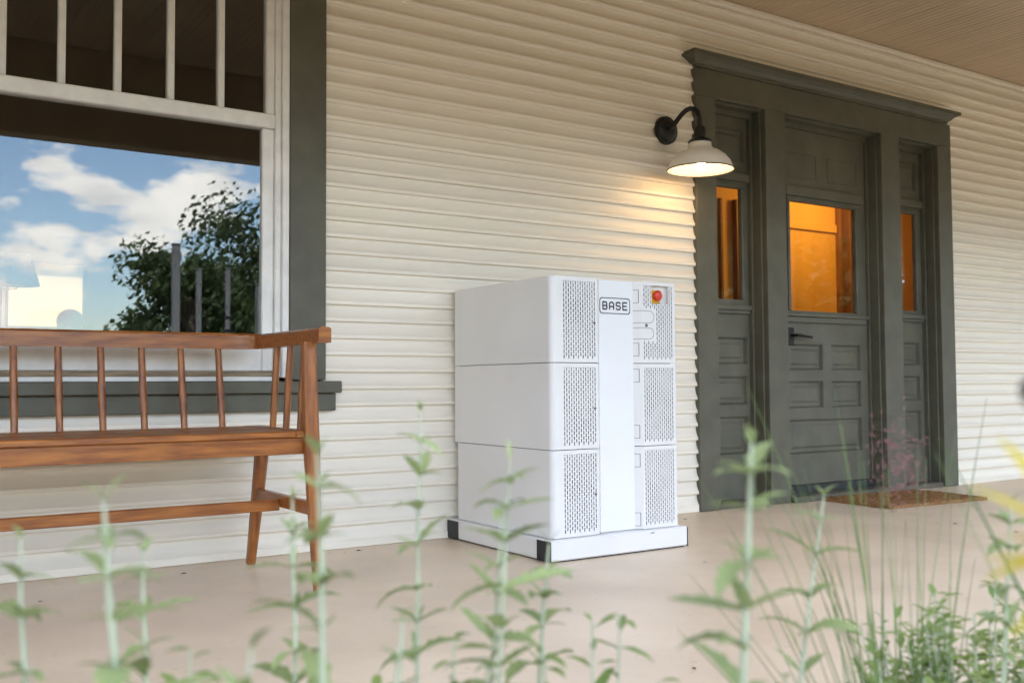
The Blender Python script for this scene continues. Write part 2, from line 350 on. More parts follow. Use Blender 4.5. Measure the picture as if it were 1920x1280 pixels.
# ---- entry surround (house > door_surround > pieces)
sur = link('door_surround', None, house)
pieces('door_trim', [(3.662, 3.808, -.032, .10, .002, 2.19), (5.783, 5.927, -.032, .10, .002, 2.19), (4.190, 4.350, -.032, .10, .002, 2.19), (5.207, 5.386, -.032, .10, .002, 2.19)], GREY, sur)
part('door_head', MB().box(3.662, 5.927, -.032, .10, 2.1905, 2.338, .003), GREY, sur)
cp = [(0, 2.3385), (-.040, 2.3385), (-.040, 2.352), (-.052, 2.356), (-.066, 2.372), (-.088, 2.386), (-.100, 2.390), (-.100, 2.408), (0, 2.412)]
cn = MB()
def ring(x0, x1):
    return [((x0 if sgn < 0 else x1)+sgn*max(0, -y-.034), y if True else 0, z) for sgn in (-1,) for y, z in cp], [((x1)+max(0, -y-.034), y, z) for y, z in cp]
ra, rb = ring(3.662, 5.88)
kk = len(cp); cn.add(ra+rb+[(x, .02, z) for x, y, z in ra]+[(x, .02, z) for x, y, z in rb], [(i, i+1, kk+i+1, kk+i) for i in range(kk-1)]+[(i, i+1, 2*kk+i+1, 2*kk+i) for i in range(kk-1)]+[(kk+i, kk+i+1, 3*kk+i+1, 3*kk+i) for i in range(kk-1)])
part('cornice', cn, GREY, sur)
for a, b in ((3.8085, 4.1895), (4.3505, 5.2065), (5.3865, 5.7825)):
    pieces('jamb', [(a, a+.012, 0, .06, .002, 2.1775), (b-.012, b, 0, .06, .002, 2.1775), (a, b, 0, .06, 2.178, 2.19)], GREY, sur, .002)
    pieces('door_stop', [(a, a+.024, .0605, .0995, .002, 2.1895), (b-.024, b, .0605, .0995, .002, 2.1895), (a+.0245, b-.0245, .0605, .0995, 2.150, 2.1895)], GREY, sur, .002)
part('threshold', MB().box(4.3505, 5.2065, -.06, .10, .001, .034, .004), GREY, sur)
part('threshold_plate', MB().box(4.3755, 5.1815, .045, .099, .0345, .0812, .003), BRASS, sur)
pieces('plinth', [(3.8085, 4.1895, -.02, .10, .001, .03), (5.3865, 5.7825, -.02, .10, .001, .03)], GREY, sur)
# panelled leaf with recesses: frame cells are boxes, panels sit back with sloped bead
def leaf(mb, x0, x1, z0, z1, y, holes):
    """front skin of a leaf at depth y with rectangular openings cut through, 30 mm thick stiles"""
    X = sorted({x0, x1, *[h[0] for h in holes], *[h[1] for h in holes]}); Z = sorted({z0, z1, *[h[2] for h in holes], *[h[3] for h in holes]})
    for a, b in zip(X[:-1], X[1:]):
        for c, d in zip(Z[:-1], Z[1:]):
            mx_, mz_ = (a+b)/2, (c+d)/2
            if any(h[0] < mx_ < h[1] and h[2] < mz_ < h[3] for h in holes): continue
            mb.quad((a, y, c), (b, y, c), (b, y, d), (a, y, d))
    for h in holes:
        a, b, c, d = h
        for p, q in (((a, c), (b, c)), ((b, c), (b, d)), ((b, d), (a, d)), ((a, d), (a, c))):
            mb.quad((p[0], y, p[1]), (q[0], y, q[1]), (q[0], y+.018, q[1]), (p[0], y+.018, p[1]))
    for p, q in (((x0, z0), (x1, z0)), ((x1, z0), (x1, z1)), ((x1, z1), (x0, z1)), ((x0, z1), (x0, z0))):
        mb.quad((p[0], y, p[1]), (q[0], y, q[1]), (q[0], y+.04, q[1]), (p[0], y+.04, p[1]))
    return mb
def panel(a, b, c, d, y):
    """raised-and-fielded panel with a bead round it"""
    mb = MB(); e, g = .011, .030
    R = lambda i, yy: [(a+i, yy, c+i), (b-i, yy, c+i), (b-i, yy, d-i), (a+i, yy, d-i)]
    rings = [R(0, y+.004), R(.006, y+.001), R(e, y+.016), R(g, y+.016), R(g+.012, y+.010)]
    vs = [p for r in rings for p in r]
    fs = [(4*i+j, 4*i+(j+1) % 4, 4*i+4+(j+1) % 4, 4*i+4+j) for i in range(4) for j in range(4)]+[(16, 17, 18, 19)]
    return mb.add(vs, fs)
DY = .078
pan = [(4.465, 4.765, .739, .893), (4.84, 5.11, .739, .893), (4.465, 4.765, .519, .677), (4.84, 5.11, .519, .677), (4.465, 5.11, .255, .455)]
gl = (4.495, 5.078, 1.085, 1.722)
dm = leaf(MB(), 4.377, 5.180, .082, 2.148, DY, pan+[gl])
door = part('front_door', dm, GREYD, house)
for p_ in pan: part('door_panel', panel(*p_, DY), GREYD, door)
pieces('glazing_bead', [(gl[0]-.03, gl[1]+.03, DY-.012, DY-.0005, gl[3]+.001, gl[3]+.03), (gl[0]-.045, gl[1]+.06, DY-.022, DY-.0005, gl[3]+.0305, gl[3]+.09),
    (gl[1]+.001, gl[1]+.022, DY-.010, DY-.0005, gl[2], gl[3]), (gl[0]-.022, gl[0]-.001, DY-.010, DY-.0005, gl[2], gl[3])], GREYD, door)
pieces('glass_ledge', [(4.40, 5.165, DY-.030, DY-.0005, 1.050, 1.070), (4.42, 5.150, DY-.018, DY-.0005, 1.016, 1.0495)], GREYD, door)
part('door_pane', MB().box(gl[0], gl[1], DY+.010, DY+.014, gl[2], gl[3]), GLASSD, door)
for a, b in ((4.465, 4.742), (4.84, 5.11)):
    pieces('panel_bead', [(a, b, DY-.004, DY-.0005, 1.862, 1.870), (a, b, DY-.004, DY-.0005, 2.004, 2.012), (a, a+.008, DY-.004, DY-.0005, 1.8705, 2.0035), (b-.008, b, DY-.004, DY-.0005, 1.8705, 2.0035)], GREYD, door, .001)
hd = MB().box(4.470, 4.512, DY-.010, DY-.0005, .885, .985, .003).tube([(4.490, DY-.008, .938), (4.490, DY-.052, .938)], .009, 8).tube([(4.486, DY-.05, .938), (4.53, DY-.052, .936), (4.615, DY-.05, .929)], [.010, .009, .007], 8)
part('door_handle', hd, IRON, door)
for nm, (a, b) in (('l', (3.833, 4.165)), ('r', (5.411, 5.758))):
    ga = (a+.085, b-.055, 1.130, 1.752) if nm == 'l' else (a+.10, b-.062, 1.122, 1.748)
    pc = (a+.07, b-.022) if nm == 'l' else (a+.08, b-.04)
    ps = [(pc[0], pc[1], .771, .922), (pc[0], pc[1], .547, .706), (pc[0], pc[1], .275, .486), (pc[0], pc[1], 1.90, 2.09)]
    sl = part('sidelight', leaf(MB(), a, b, .031, 2.149, .09, ps+[ga]), GREYD, house)
    for p_ in ps: part('sidelight_panel', panel(*p_, .09), GREYD, sl)
    pieces('sidelight_ledge', [(a, b, .062, .0895, 1.070, 1.098), (a+.004, b-.004, .072, .0895, 1.050, 1.0695), (a, b, .068, .0895, 1.79, 1.838)], GREYD, sl)
    pieces('sidelight_bead', [(ga[1]+.001, ga[1]+.02, .080, .0895, ga[2], ga[3]), (ga[0]-.02, ga[0]-.001, .080, .0895, ga[2], ga[3]), (ga[0]-.02, ga[1]+.02, .080, .0895, ga[3]+.001, ga[3]+.02)], GREYD, sl)
    part('sidelight_pane', MB().box(ga[0], ga[1], .100, .104, ga[2], ga[3]), GLASSD, sl)
hl = bpy.data.lights.new('hall_light', 'POINT'); hl.energy = 5; hl.color = (1, .56, .13); hl.shadow_soft_size = .12
ho = bpy.data.objects.new('hall_light', hl); COL.objects.link(ho); ho.location = (6.45, 1.05, 2.15)

# ------------------------------------------------------------------ porch lamp
lamp = thing('wall_lamp', 'lit gooseneck barn lamp with cream shade beside the door trim', 'lamp', (3.46, -.02, 1.97))
part('base_plate', MB().lathe([(0, -.030), (.030, -.030), (.050, -.024), (.058, -.020), (.060, -.014), (.072, -.012), (.074, .004), (0, .004)], (3.46, -.02, 1.97), 36, 'y'), IRON, lamp, 40)
arm = []
for i in range(15):
    t = i/14
    arm.append((3.46, -.045-.225*min(1, t*1.12)**1.0, 1.985+.0*t))
# S-curve gooseneck
arm = [(3.46, -.03, 1.975), (3.46, -.06, 1.977), (3.46, -.085, 1.988), (3.46, -.110, 2.006), (3.46, -.140, 2.026), (3.46, -.172, 2.040), (3.46, -.205, 2.043), (3.46, -.235, 2.032), (3.46, -.256, 2.010), (3.46, -.267, 1.980), (3.46, -.270, 1.945), (3.46, -.270, 1.90)]
part('arm', MB().tube(arm, .0125, 12), IRON, lamp, 50)
LC = (3.46, -.27, 1.72)
part('socket_cap', MB().lathe([(0, .215), (.022, .215), (.030, .205), (.030, .160), (.034, .158), (.056, .146), (.060, .138), (.058, .134), (0, .134)], LC, 32), IRON, lamp, 40)
part('shade', MB().lathe([(.054, .134), (.056, .118), (.064, .104), (.095, .090), (.125, .068), (.147, .040), (.159, .010), (.164, 0), (.161, .001), (.156, .011), (.144, .038), (.122, .064), (.092, .085), (.060, .098), (.050, .118), (.050, .132)], LC, 48), ENAMEL, lamp, 50)
part('shade_rim', MB().lathe([(.1625, -.003), (.1665, -.002), (.1668, .002), (.1635, .003), (.1625, -.003)], LC, 48), BLACK, lamp)
part('bulb', MB().lathe([(0, -.006), (.012, -.002), (.021, .012), (.024, .026), (.020, .044), (.014, .060), (.013, .085)], LC, 20), BULB, lamp, 60)
ld = bpy.data.lights.new('lamp_glow', 'POINT'); ld.energy = .21; ld.color = (1, .54, .19); ld.shadow_soft_size = .03
lo = bpy.data.objects.new('lamp_glow', ld); COL.objects.link(lo); lo.location = (3.46, -.27, 1.695)

# ------------------------------------------------------------------ battery cabinet
X0, X1, YF = 2.189, 2.826, -.769
cab = thing('battery_cabinet', 'white three-tier metal battery cabinet with slotted grilles and red stop button', 'cabinet', (2.507, -.41, 0))
def arc(cx, cy, r, a0, a1, n=6): return [(cx+r*cos(a0+(a1-a0)*i/n), cy+r*sin(a0+(a1-a0)*i/n)) for i in range(n+1)]
def strip(mb, pts, z0, z1):
    for (a, b), (c, d) in zip(pts[:-1], pts[1:]): mb.quad((a, b, z0), (c, d, z0), (c, d, z1), (a, b, z1))
def grille(x0, x1, z0, z1, n, state):
    mb = MB(); p = (x1-x0)/n; sw = p*.21; rp_ = .0196; sl_ = .0148
    for c in range(n):
        xa, xb = x0+c*p, x0+(c+1)*p; xc = (xa+xb)/2; s0, s1 = xc-sw, xc+sw
        ztop = min(z1, state(xc))
        mb.quad((xa, YF, z0), (s0, YF, z0), (s0, YF, ztop), (xa, YF, ztop)); mb.quad((s1, YF, z0), (xb, YF, z0), (xb, YF, ztop), (s1, YF, ztop))
        z = z0; q = z0 + (.5*rp_ if c % 2 else .0)
        while q+.006 < ztop:
            a, b = q+.002, min(q+.002+sl_, ztop-.002)
            if not solid(xc, (a+b)/2):
                mb.quad((s0, YF, z), (s1, YF, z), (s1, YF, a), (s0, YF, a))
                for (u, v), (u2, v2) in (((s0, a), (s1, a)), ((s1, a), (s1, b)), ((s1, b), (s0, b)), ((s0, b), (s0, a))):
                    mb.quad((u, YF, v), (u2, YF, v2), (u2, YF+.002, v2), (u, YF+.002, v))
                z = b
            q += rp_
        if z < ztop: mb.quad((s0, YF, z), (s1, YF, z), (s1, YF, ztop), (s0, YF, ztop))
    return mb
GL, GR = (2.244, 2.404), (2.647, 2.806)
ES = (2.688, 2.788, .993, 1.068)
solid = lambda x, z: False
def outline(mb, pts, w_=.0011, y=YF-.0006, closed=False, fy=None):
    """thin printed/cut groove line on the front skin"""
    n = len(pts)
    for i in range(n if closed else n-1):
        a, b = Vector(pts[i]), Vector(pts[(i+1) % n]); d = (b-a).normalized(); nn = Vector((-d.y, d.x))*w_; a = a-d*w_*.5; b = b+d*w_*.5
        P = [a+nn, b+nn, b-nn, a-nn]
        mb.add([(p.x, (fy(p.x) if fy else y), p.y) for p in P], [(0, 1, 2, 3)])
    return mb
CHY = lambda x: -.769-.0007+(2.639-x)*1.0 if x < 2.639 else -.7697
for idx, (z0, z1, yb) in enumerate(((.751, 1.081, -.041), (.4185, .748, -.041), (.0865, .4155, -.067))):
    mb = MB()
    left = [(2.438, -.742), (2.412, YF), (GL[1], YF)]
    mid = [(GL[0], YF)]+[(2.213, YF)]+arc(X0+.024, YF+.024, .024, -pi/2, -pi)+[(X0, yb), (X1, yb)]+arc(X1-.012, YF+.012, .012, 0, -pi/2)+[(GR[1], YF)]
    right = [(GR[0], YF), (2.639, YF), (2.612, -.742)]
    for s_ in (left, mid, right): strip(mb, s_, z0, z1)
    gz0, gz1 = z0+.013, z1-.014
    for g_ in (GL, GR):
        mb.quad((g_[0], YF, z0), (g_[1], YF, z0), (g_[1], YF, gz0), (g_[0], YF, gz0)); mb.quad((g_[0], YF, gz1), (g_[1], YF, gz1), (g_[1], YF, z1), (g_[0], YF, z1))
    plan = left[::-1][::-1]+mid+right
    for z in (z0, z1): mb.add([(x, y, z) for x, y in plan], [tuple(range(len(plan)))])
    mod = part('cabinet_module', mb, CAB, cab, 40, label=('top', 'middle', 'bottom')[idx]+' white module of the cabinet')
    part('grille', grille(GL[0], GL[1], gz0, gz1, 14, lambda x: 9), CAB, mod)
    solid = (lambda x, z: x < 2.712 and .838 < z < .978) if idx == 0 else (lambda x, z: False)
    part('grille', grille(GR[0], GR[1], gz0, gz1, 14, (lambda x: ES[2]-.001 if ES[0] < x < ES[1] else 9) if idx == 0 else (lambda x: 9)), CAB, mod)
    solid = lambda x, z: False
    pieces('inner_plate', [(2.235, 2.42, YF+.016, YF+.02, z0+.004, z1-.004), (2.63, 2.815, YF+.016, YF+.02, z0+.004, .988 if idx == 0 else z1-.004)], INNER, mod, 0)
    for cx, cz in (((2.30, z0+.20), (2.72, z0+.18)), ((2.345, z0+.07), (2.715, z0+.20)), ((2.285, z0+.19), (2.70, z0+.13)))[idx]: part('fan', MB().lathe([(0, -.003), (.048, -.003), (.050, 0), (.050, .002)], (cx, YF+.0155, cz), 20, 'y'), BLACK, mod)
    for zc in ((1.02, .805), (.70, .475), (.36, .125))[idx]: part('latch_tab', outline(MB(), [(2.6135, zc+.026), (2.630, zc+.026), (2.630, zc-.026), (2.6135, zc-.026)], .0009, fy=CHY), SEAM, mod)
    sc_ = MB().lathe([(0, -.002), (.0045, -.002), (.0055, 0)], (2.397, YF, z0+.155), 10, 'y')
    part('screw', sc_, SEAM, mod)
    if idx == 0:
        for zt, zb in ((.962, .913), (.893, .848)):
            r = (zt-zb)/2; pts = [(2.6135, zt), (2.639, zt)]+[(2.680+r*sin(a), (zt+zb)/2+r*cos(a)) for a in [pi*j/10 for j in range(11)]]+[(2.639, zb), (2.6135, zb)]
            part('knockout', outline(MB(), pts, .0009, fy=CHY), SEAM, mod)
        part('lock', MB().lathe([(0, -.002), (.006, -.002), (.007, 0)], (2.664, YF, .903), 12, 'y'), SEAM, mod)
        x0, x1, q0, q1 = ES; bx = MB(); yy = YF+.020
        bx.quad((x0, yy, q0), (x1, yy, q0), (x1, yy, q1), (x0, yy, q1))
        for (a, b), (c, d) in (((x0, q0), (x1, q0)), ((x1, q0), (x1, q1)), ((x1, q1), (x0, q1)), ((x0, q1), (x0, q0))): bx.quad((a, YF, b), (c, YF, d), (c, yy, d), (a, yy, b))
        bx.quad((x0, YF, q1), (x1, YF, q1), (x1, YF, gz1+.001), (x0, YF, gz1+.001))
        part('button_recess', bx, CAB, mod)
        part('button_plate', MB().box(2.700, 2.752, YF+.012, YF+.0195, .996, 1.050, .002), YEL, mod)
        part('stop_button', MB().lathe([(0, -.024), (.012, -.023), (.020, -.019), (.0225, -.013), (.021, -.007), (.013, -.005), (.013, 0)], (2.726, YF+.012, 1.026), 24, 'y'), RED, mod, 50, label='round red emergency stop button on a yellow plate')
for a, b in ((.4156, .4184), (.7482, .7508)):
    part('seam', MB().box(X0+.006, X1-.006, -.733, -.07, a, b), BLACK, cab)
fp = part('front_panel', MB().box(2.4365, 2.6135, -.7465, -.735, .0865, 1.0805, .0015), CABP, cab)
lg = MB(); lx0, lx1, lz0, lz1 = 2.4405, 2.5975, .9455, 1.0105; r_ = .013; yl = -.7472
o_ = [(lx1-r_+r_*cos(a), lz1-r_+r_*sin(a)) for a in [pi/2*j/5 for j in range(6)]]+[(lx0+r_+r_*cos(a), lz1-r_+r_*sin(a)) for a in [pi/2+pi/2*j/5 for j in range(6)]]+[(lx0+r_+r_*cos(a), lz0+r_+r_*sin(a)) for a in [pi+pi/2*j/5 for j in range(6)]]+[(lx1-r_+r_*cos(a), lz0+r_+r_*sin(a)) for a in [1.5*pi+pi/2*j/5 for j in range(6)]]
cx_, cz_ = (lx0+lx1)/2, (lz0+lz1)/2; th = .0036
inn = [(cx_+(x-cx_)*(1-2*th/(lx1-lx0)), cz_+(z-cz_)*(1-2*th/(lz1-lz0))) for x, z in o_]
n_ = len(o_); lg.add([(x, yl, z) for x, z in o_]+[(x, yl, z) for x, z in inn], [(i, (i+1) % n_, n_+(i+1) % n_, n_+i) for i in range(n_)])
part('logo_frame', lg, INK, fp)
def stroke(pts, w_=.0031):
    return outline(MB(), pts, w_, yl)
lw, lh, gap = .0265, .0345, .0075; zx = cz_-lh/2; xs0 = cx_-(4*lw+3*gap)/2; e_ = .0045
for li, ch in enumerate('BASE'):
    a = xs0+li*(lw+gap)+.003; b = a+lw-.006; c, d = zx+.0031, zx+lh-.0031; mdz = (c+d)/2
    if ch == 'B': S_ = [[(a, c), (a, d), (b-e_, d), (b-.001, d-e_), (b-.001, mdz+e_*.7), (b-e_, mdz), (b, mdz-e_*.7), (b, c+e_), (b-e_, c), (a, c)], [(a, mdz), (b-e_, mdz)]]
    if ch == 'A': S_ = [[(a, c), (a, d-e_*1.4), (a+e_*1.4, d), (b-e_*1.4, d), (b, d-e_*1.4), (b, c)], [(a, mdz-.003), (b, mdz-.003)]]
    if ch == 'S': S_ = [[(b, d-e_), (b-e_, d), (a+e_, d), (a, d-e_), (a, mdz+e_*.8), (a+e_, mdz), (b-e_, mdz), (b, mdz-e_*.8), (b, c+e_), (b-e_, c), (a+e_, c), (a, c+e_)]]
    if ch == 'E': S_ = [[(b, d), (a, d), (a, c), (b, c)], [(a, mdz), (b-.002, mdz)]]
    mbl = MB()
    for q_ in S_: outline(mbl, q_, .0031, yl)
    part('logo_letter', mbl, INK, fp)
base = part('base', MB().box(2.1625, 2.8514, -.7941, -.019, .006, .0845, .005), CAB, cab)
part('foot', MB().box(2.175, 2.84, -.782, -.03, .0, .0058), BLACK, cab)  # black strip stands in for the shadow gap under the base
for a, b, y0, y1 in ((2.1605, 2.1655, -.7945, -.705), (2.1605, 2.1655, -.112, -.0185), (2.8484, 2.8534, -.7945, -.705), (2.8484, 2.8534, -.112, -.0185)):
    part('corner_cap', MB().box(a-.001, b, y0, y1, .004, .0805, .0015), BLACK, base)
part('base_slot', MB().box(2.652, 2.672, -.7948, -.7935, .0715, .0745), BLACK, base)

# ------------------------------------------------------------------ bench
bench = thing('wooden_bench', 'reddish brown wooden spindle-back bench under the big window', 'bench', (.37, -.46, 0))
BL, BR = -.55, 1.262
def mir(x): return BL+BR-x
sec_r = [(-.016, -.029), (.016, -.029), (.016, .022), (.009, .030), (-.010, .030), (-.016, .024)]
rail = MB().sweep([(mir(1.148), -.140, .835), (1.148, -.140, .835)], sec_r)
part('top_rail', rail, WOOD, bench)
for mirror in (False, True):
    f = (lambda x: mir(x)) if mirror else (lambda x: x)
    cr = [(1.1485, -.140), (1.19, -.141), (1.225, -.147), (1.250, -.165), (1.262, -.195), (1.266, -.25), (1.267, -.40), (1.267, -.60), (1.267, -.795)]
    def asec(i):
        k_ = min(1, max(0, (i-2)/5)); return [(u*(1+.35*k_), v*(1-.13*k_)) for u, v in sec_r]
    part('arm_rail', MB().sweep([(f(x), y, .835-.002*(i > 3)) for i, (x, y) in enumerate(cr)], asec), WOOD, bench, 40)
    part('front_leg', MB().sweep([(f(1.256), -.765, .004), (f(1.251), -.752, .20), (f(1.247), -.735, .44), (f(1.245), -.726, .56), (f(1.242), -.715, .812)],
         lambda i: [(u*s, v*s) for s in ((.0125, .018, .0235, .0235, .021)[i],) for u, v in ((-1, -.6), (-.6, -1), (.6, -1), (1, -.6), (1, .6), (.6, 1), (-.6, 1), (-1, .6))], side=(0, 1, 0)), WOODV, bench, 30)
    part('rear_leg', MB().sweep([(f(1.240), -.150, .004), (f(1.250), -.185, .22), (f(1.262), -.225, .50)],
         lambda i: [(u*s, v*s) for s in ((.0155, .020, .024)[i],) for u, v in ((-1, -.6), (-.6, -1), (.6, -1), (1, -.6), (1, .6), (.6, 1), (-.6, 1), (-1, .6))], side=(0, 1, 0)), WOODV, bench, 30)
    part('foot_glide', MB().tube([(f(1.240), -.150, 0), (f(1.240), -.150, .006)], .011, 10), BLACK, bench); part('foot_glide', MB().tube([(f(1.256), -.765, 0), (f(1.256), -.765, .006)], .010, 10), BLACK, bench)
    for y in (-.375, -.507, -.640): part('arm_spindle', MB().tube([(f(1.243), y, .515), (f(1.250), y-.001, .66), (f(1.258), y-.002, .812)], [.0115, .0125, .0115], 10), WOODV, bench, 50)
    part('seat_end', MB().box(min(f(1.196), f(1.262)), max(f(1.196), f(1.262)), -.728, -.185, .498, .5205, .003), WOOD, bench)
    part('side_apron', MB().box(min(f(1.225), f(1.247)), max(f(1.225), f(1.247)), -.70, -.24, .446, .4975, .002), WOOD, bench)
    part('side_stretcher', MB().sweep([(f(1.250), -.745, .266), (f(1.250), -.205, .266)], [(-.011, -.021), (.011, -.021), (.011, .021), (-.011, .021)]), WOOD, bench)
x = 1.1145; ns = 0
while x > BL+.1:
    part('back_spindle', MB().tube([(x, -.205, .515), (x, -.172, .66), (x, -.142, .812)], [.0115, .0130, .0115], 10), WOODV, bench, 50); x -= .1372
for j in range(5): part('seat_slat', MB().box(mir(1.1955), 1.1955, -.728+j*.1088, -.728+j*.1088+.1055, .499, .5195-.0008*(j % 2), .003), WOOD, bench)
part('front_apron', MB().box(mir(1.232), 1.232, -.714, -.694, .444, .4985, .002), WOOD, bench)
part('rear_apron', MB().box(mir(1.232), 1.232, -.235, -.215, .446, .4985, .002), WOOD, bench)
part('long_stretcher', MB().box(mir(1.2385), 1.2385, -.462, -.440, .233, .272, .003), WOOD, bench)

# ------------------------------------------------------------------ door mat
mt = MB(); ca, sa = cos(radians(-4)), sin(radians(-4)); nx, ny = 38, 25
def mp_(u, v): 
    x, y = (u-.5)*.80, (v-.5)*.48; return (4.955+x*ca-y*sa, -.315+x*sa+y*ca)
top = [[(*mp_(i/nx, j/ny), .022+random.uniform(-.003, .003)-(0.006 if i in (0, nx) or j in (0, ny) else 0)) for i in range(nx+1)] for j in range(ny+1)]
vs = [p for r in top for p in r]; fs = [(j*(nx+1)+i, j*(nx+1)+i+1, (j+1)*(nx+1)+i+1, (j+1)*(nx+1)+i) for i in range(nx) for j in range(ny)]
mt.add(vs, fs); edge = [top[0][i] for i in range(nx+1)]+[top[j][nx] for j in range(1, ny+1)]+[top[ny][i] for i in range(nx-1, -1, -1)]+[top[j][0] for j in range(ny-1, 0, -1)]
ne = len(edge); mt.add(edge+[(x, y, .001) for x, y, z in edge], [(i, (i+1) % ne, ne+(i+1) % ne, ne+i) for i in range(ne)])
mo = link('door_mat', mt.mesh('door_mat', COIR)); tag(mo, 'brown coir door mat lying in front of the front door', 'door mat')

# ------------------------------------------------------------------ things inside the front room
tl = thing('table_lamp', 'grey drum-shaded lamp seen through the big window', 'lamp', (.70, 2.2, 0))
part('lamp_shade', MB().lathe([(.115, .17), (.165, 0)], (.665, 2.2, 1.225), 32), SHADE, tl, 60)
part('harp', MB().tube([(.60, 2.2, 1.235), (.62, 2.2, 1.205), (.66, 2.2, 1.200), (.71, 2.2, 1.205), (.73, 2.2, 1.235)], .004, 6), IRON, tl)
part('stand', MB().tube([(.665, 2.2, 1.40), (.665, 2.2, .02)], .009, 8).lathe([(0, .02), (.12, .015), (.13, 0)], (.665, 2.2, 0), 24), IRON, tl)
ch_ = thing('dining_chair', 'round-backed chair silhouetted against the bright blind indoors', 'chair', (1.17, 3.3, 0))
bk = MB(); pts = [(1.17+.085*cos(a), 3.3, 1.10+.085*sin(a)) for a in [pi*j/12 for j in range(13)]]
bk.add([(x, 3.3, z) for x, y, z in pts]+[(x, 3.325, z) for x, y, z in pts]+[(1.10, 3.3, .98), (1.24, 3.3, .98), (1.10, 3.325, .98), (1.24, 3.325, .98)],
       [tuple(range(13))+(26, 27), tuple(range(13, 26))+(28, 29)]+[(i, i+1, 14+i, 13+i) for i in range(12)])
part('backrest', bk, SHADE, ch_)
part('seat', MB().box(.96, 1.38, 2.95, 3.33, .44, .48, .008), SHADE, ch_)
for x in (1.0, 1.34):
    for y in (2.99, 3.31): part('leg', MB().tube([(x, y, 0), (x, y, .44)], .016, 8), SHADE, ch_)
for x in (1.10, 1.24): part('back_post', MB().tube([(x, 3.312, .46), (x, 3.312, 1.0)], .014, 8), SHADE, ch_)

# ------------------------------------------------------------------ garden plants in front of the porch
def leaf_mesh(name, L_, W__, droop, fold, material, serr=0.0, n=7):
    mb = MB(); rows = []
    for i in range(n+1):
        t = i/n; w_ = W__*(sin(pi*min(1, t*.94+.05))**.8)*(1-.25*t); 
        if serr and 0 < i < n: w_ *= 1+(serr if i % 2 else -serr)
        a = droop*t; x = L_*(t if abs(droop) < 1e-3 else sin(a)/droop); z = -L_*(1-cos(a))/droop if abs(droop) > 1e-3 else 0
        rows.append([(x, -w_, z+fold*w_), (x, 0, z), (x, w_, z+fold*w_)])
    vs = [p for r in rows for p in r]; fs = []
    for i in range(n):
        for j in range(2): fs.append((3*i+j, 3*i+j+1, 3*i+4+j, 3*i+3+j))
    return mb.add(vs, fs).mesh(name, material, smooth=60)
LM = [leaf_mesh('leaf', 1, .13+.05*(i % 3), (.5, .9, 1.3, .2)[i % 4], .35, LEAFM, .16, 9) for i in range(6)]
def sage(top, low, label, leaf_len=.052, thick=.0036, seed=0, node=.029, dense=1.0):
    rnd = random.Random(seed); T, B0 = Vector(top), Vector(low)
    d = (T-B0)/(T.z-B0.z); g = B0+d*(G0-B0.z)*.6; g.z = G0
    t_ = thing('sage_plant', label, 'plant', g, 'pale-stemmed sage plants in front of the porch')
    pts = [g, g*.45+B0*.55+Vector((rnd.uniform(-.008, .008), rnd.uniform(-.008, .008), 0)), B0, (B0+T)/2+Vector((rnd.uniform(-.002, .002), 0, 0)), T]
    part('stem', MB().tube(pts, [thick*1.3, thick*1.15, thick, thick*.85, thick*.45], 8), STEMM, t_, 60)
    z = T.z; k_ = 0
    def at(z):
        for p, q in zip(pts[:-1], pts[1:]):
            if p.z <= z <= q.z: return p+(q-p)*((z-p.z)/(q.z-p.z))
        return pts[-1]
    while z > .16:
        p = at(z); az = rnd.uniform(0, pi); f_ = min(1, .35+.25*k_)
        for s_ in (0, 1):
            if rnd.random() > .92*dense: continue
            o = link('leaf', rnd.choice(LM), t_, p-g); ll = 1.2*leaf_len*f_*rnd.uniform(.75, 1.25)
            o.scale = (ll, ll*.95, ll); o.rotation_euler = (rnd.uniform(-.4, .4), rnd.uniform(-.75, -.05) if k_ > 0 else -1.1, az+pi*s_+rnd.uniform(-.25, .25))
        for e_ in range(2 if k_ > 0 else 0):      # small axillary leaves
            o = link('leaf', rnd.choice(LM), t_, p-g); ll = leaf_len*rnd.uniform(.35, .75); o.scale = (ll,)*3; o.rotation_euler = (rnd.uniform(-.4, .4), rnd.uniform(-1.1, -.2), az+1.4+pi*e_+rnd.uniform(-.5, .5))
        z -= node*rnd.uniform(.75, 1.3)*(1+.12*k_ if k_ < 4 else 1.4); k_ += 1
    return t_
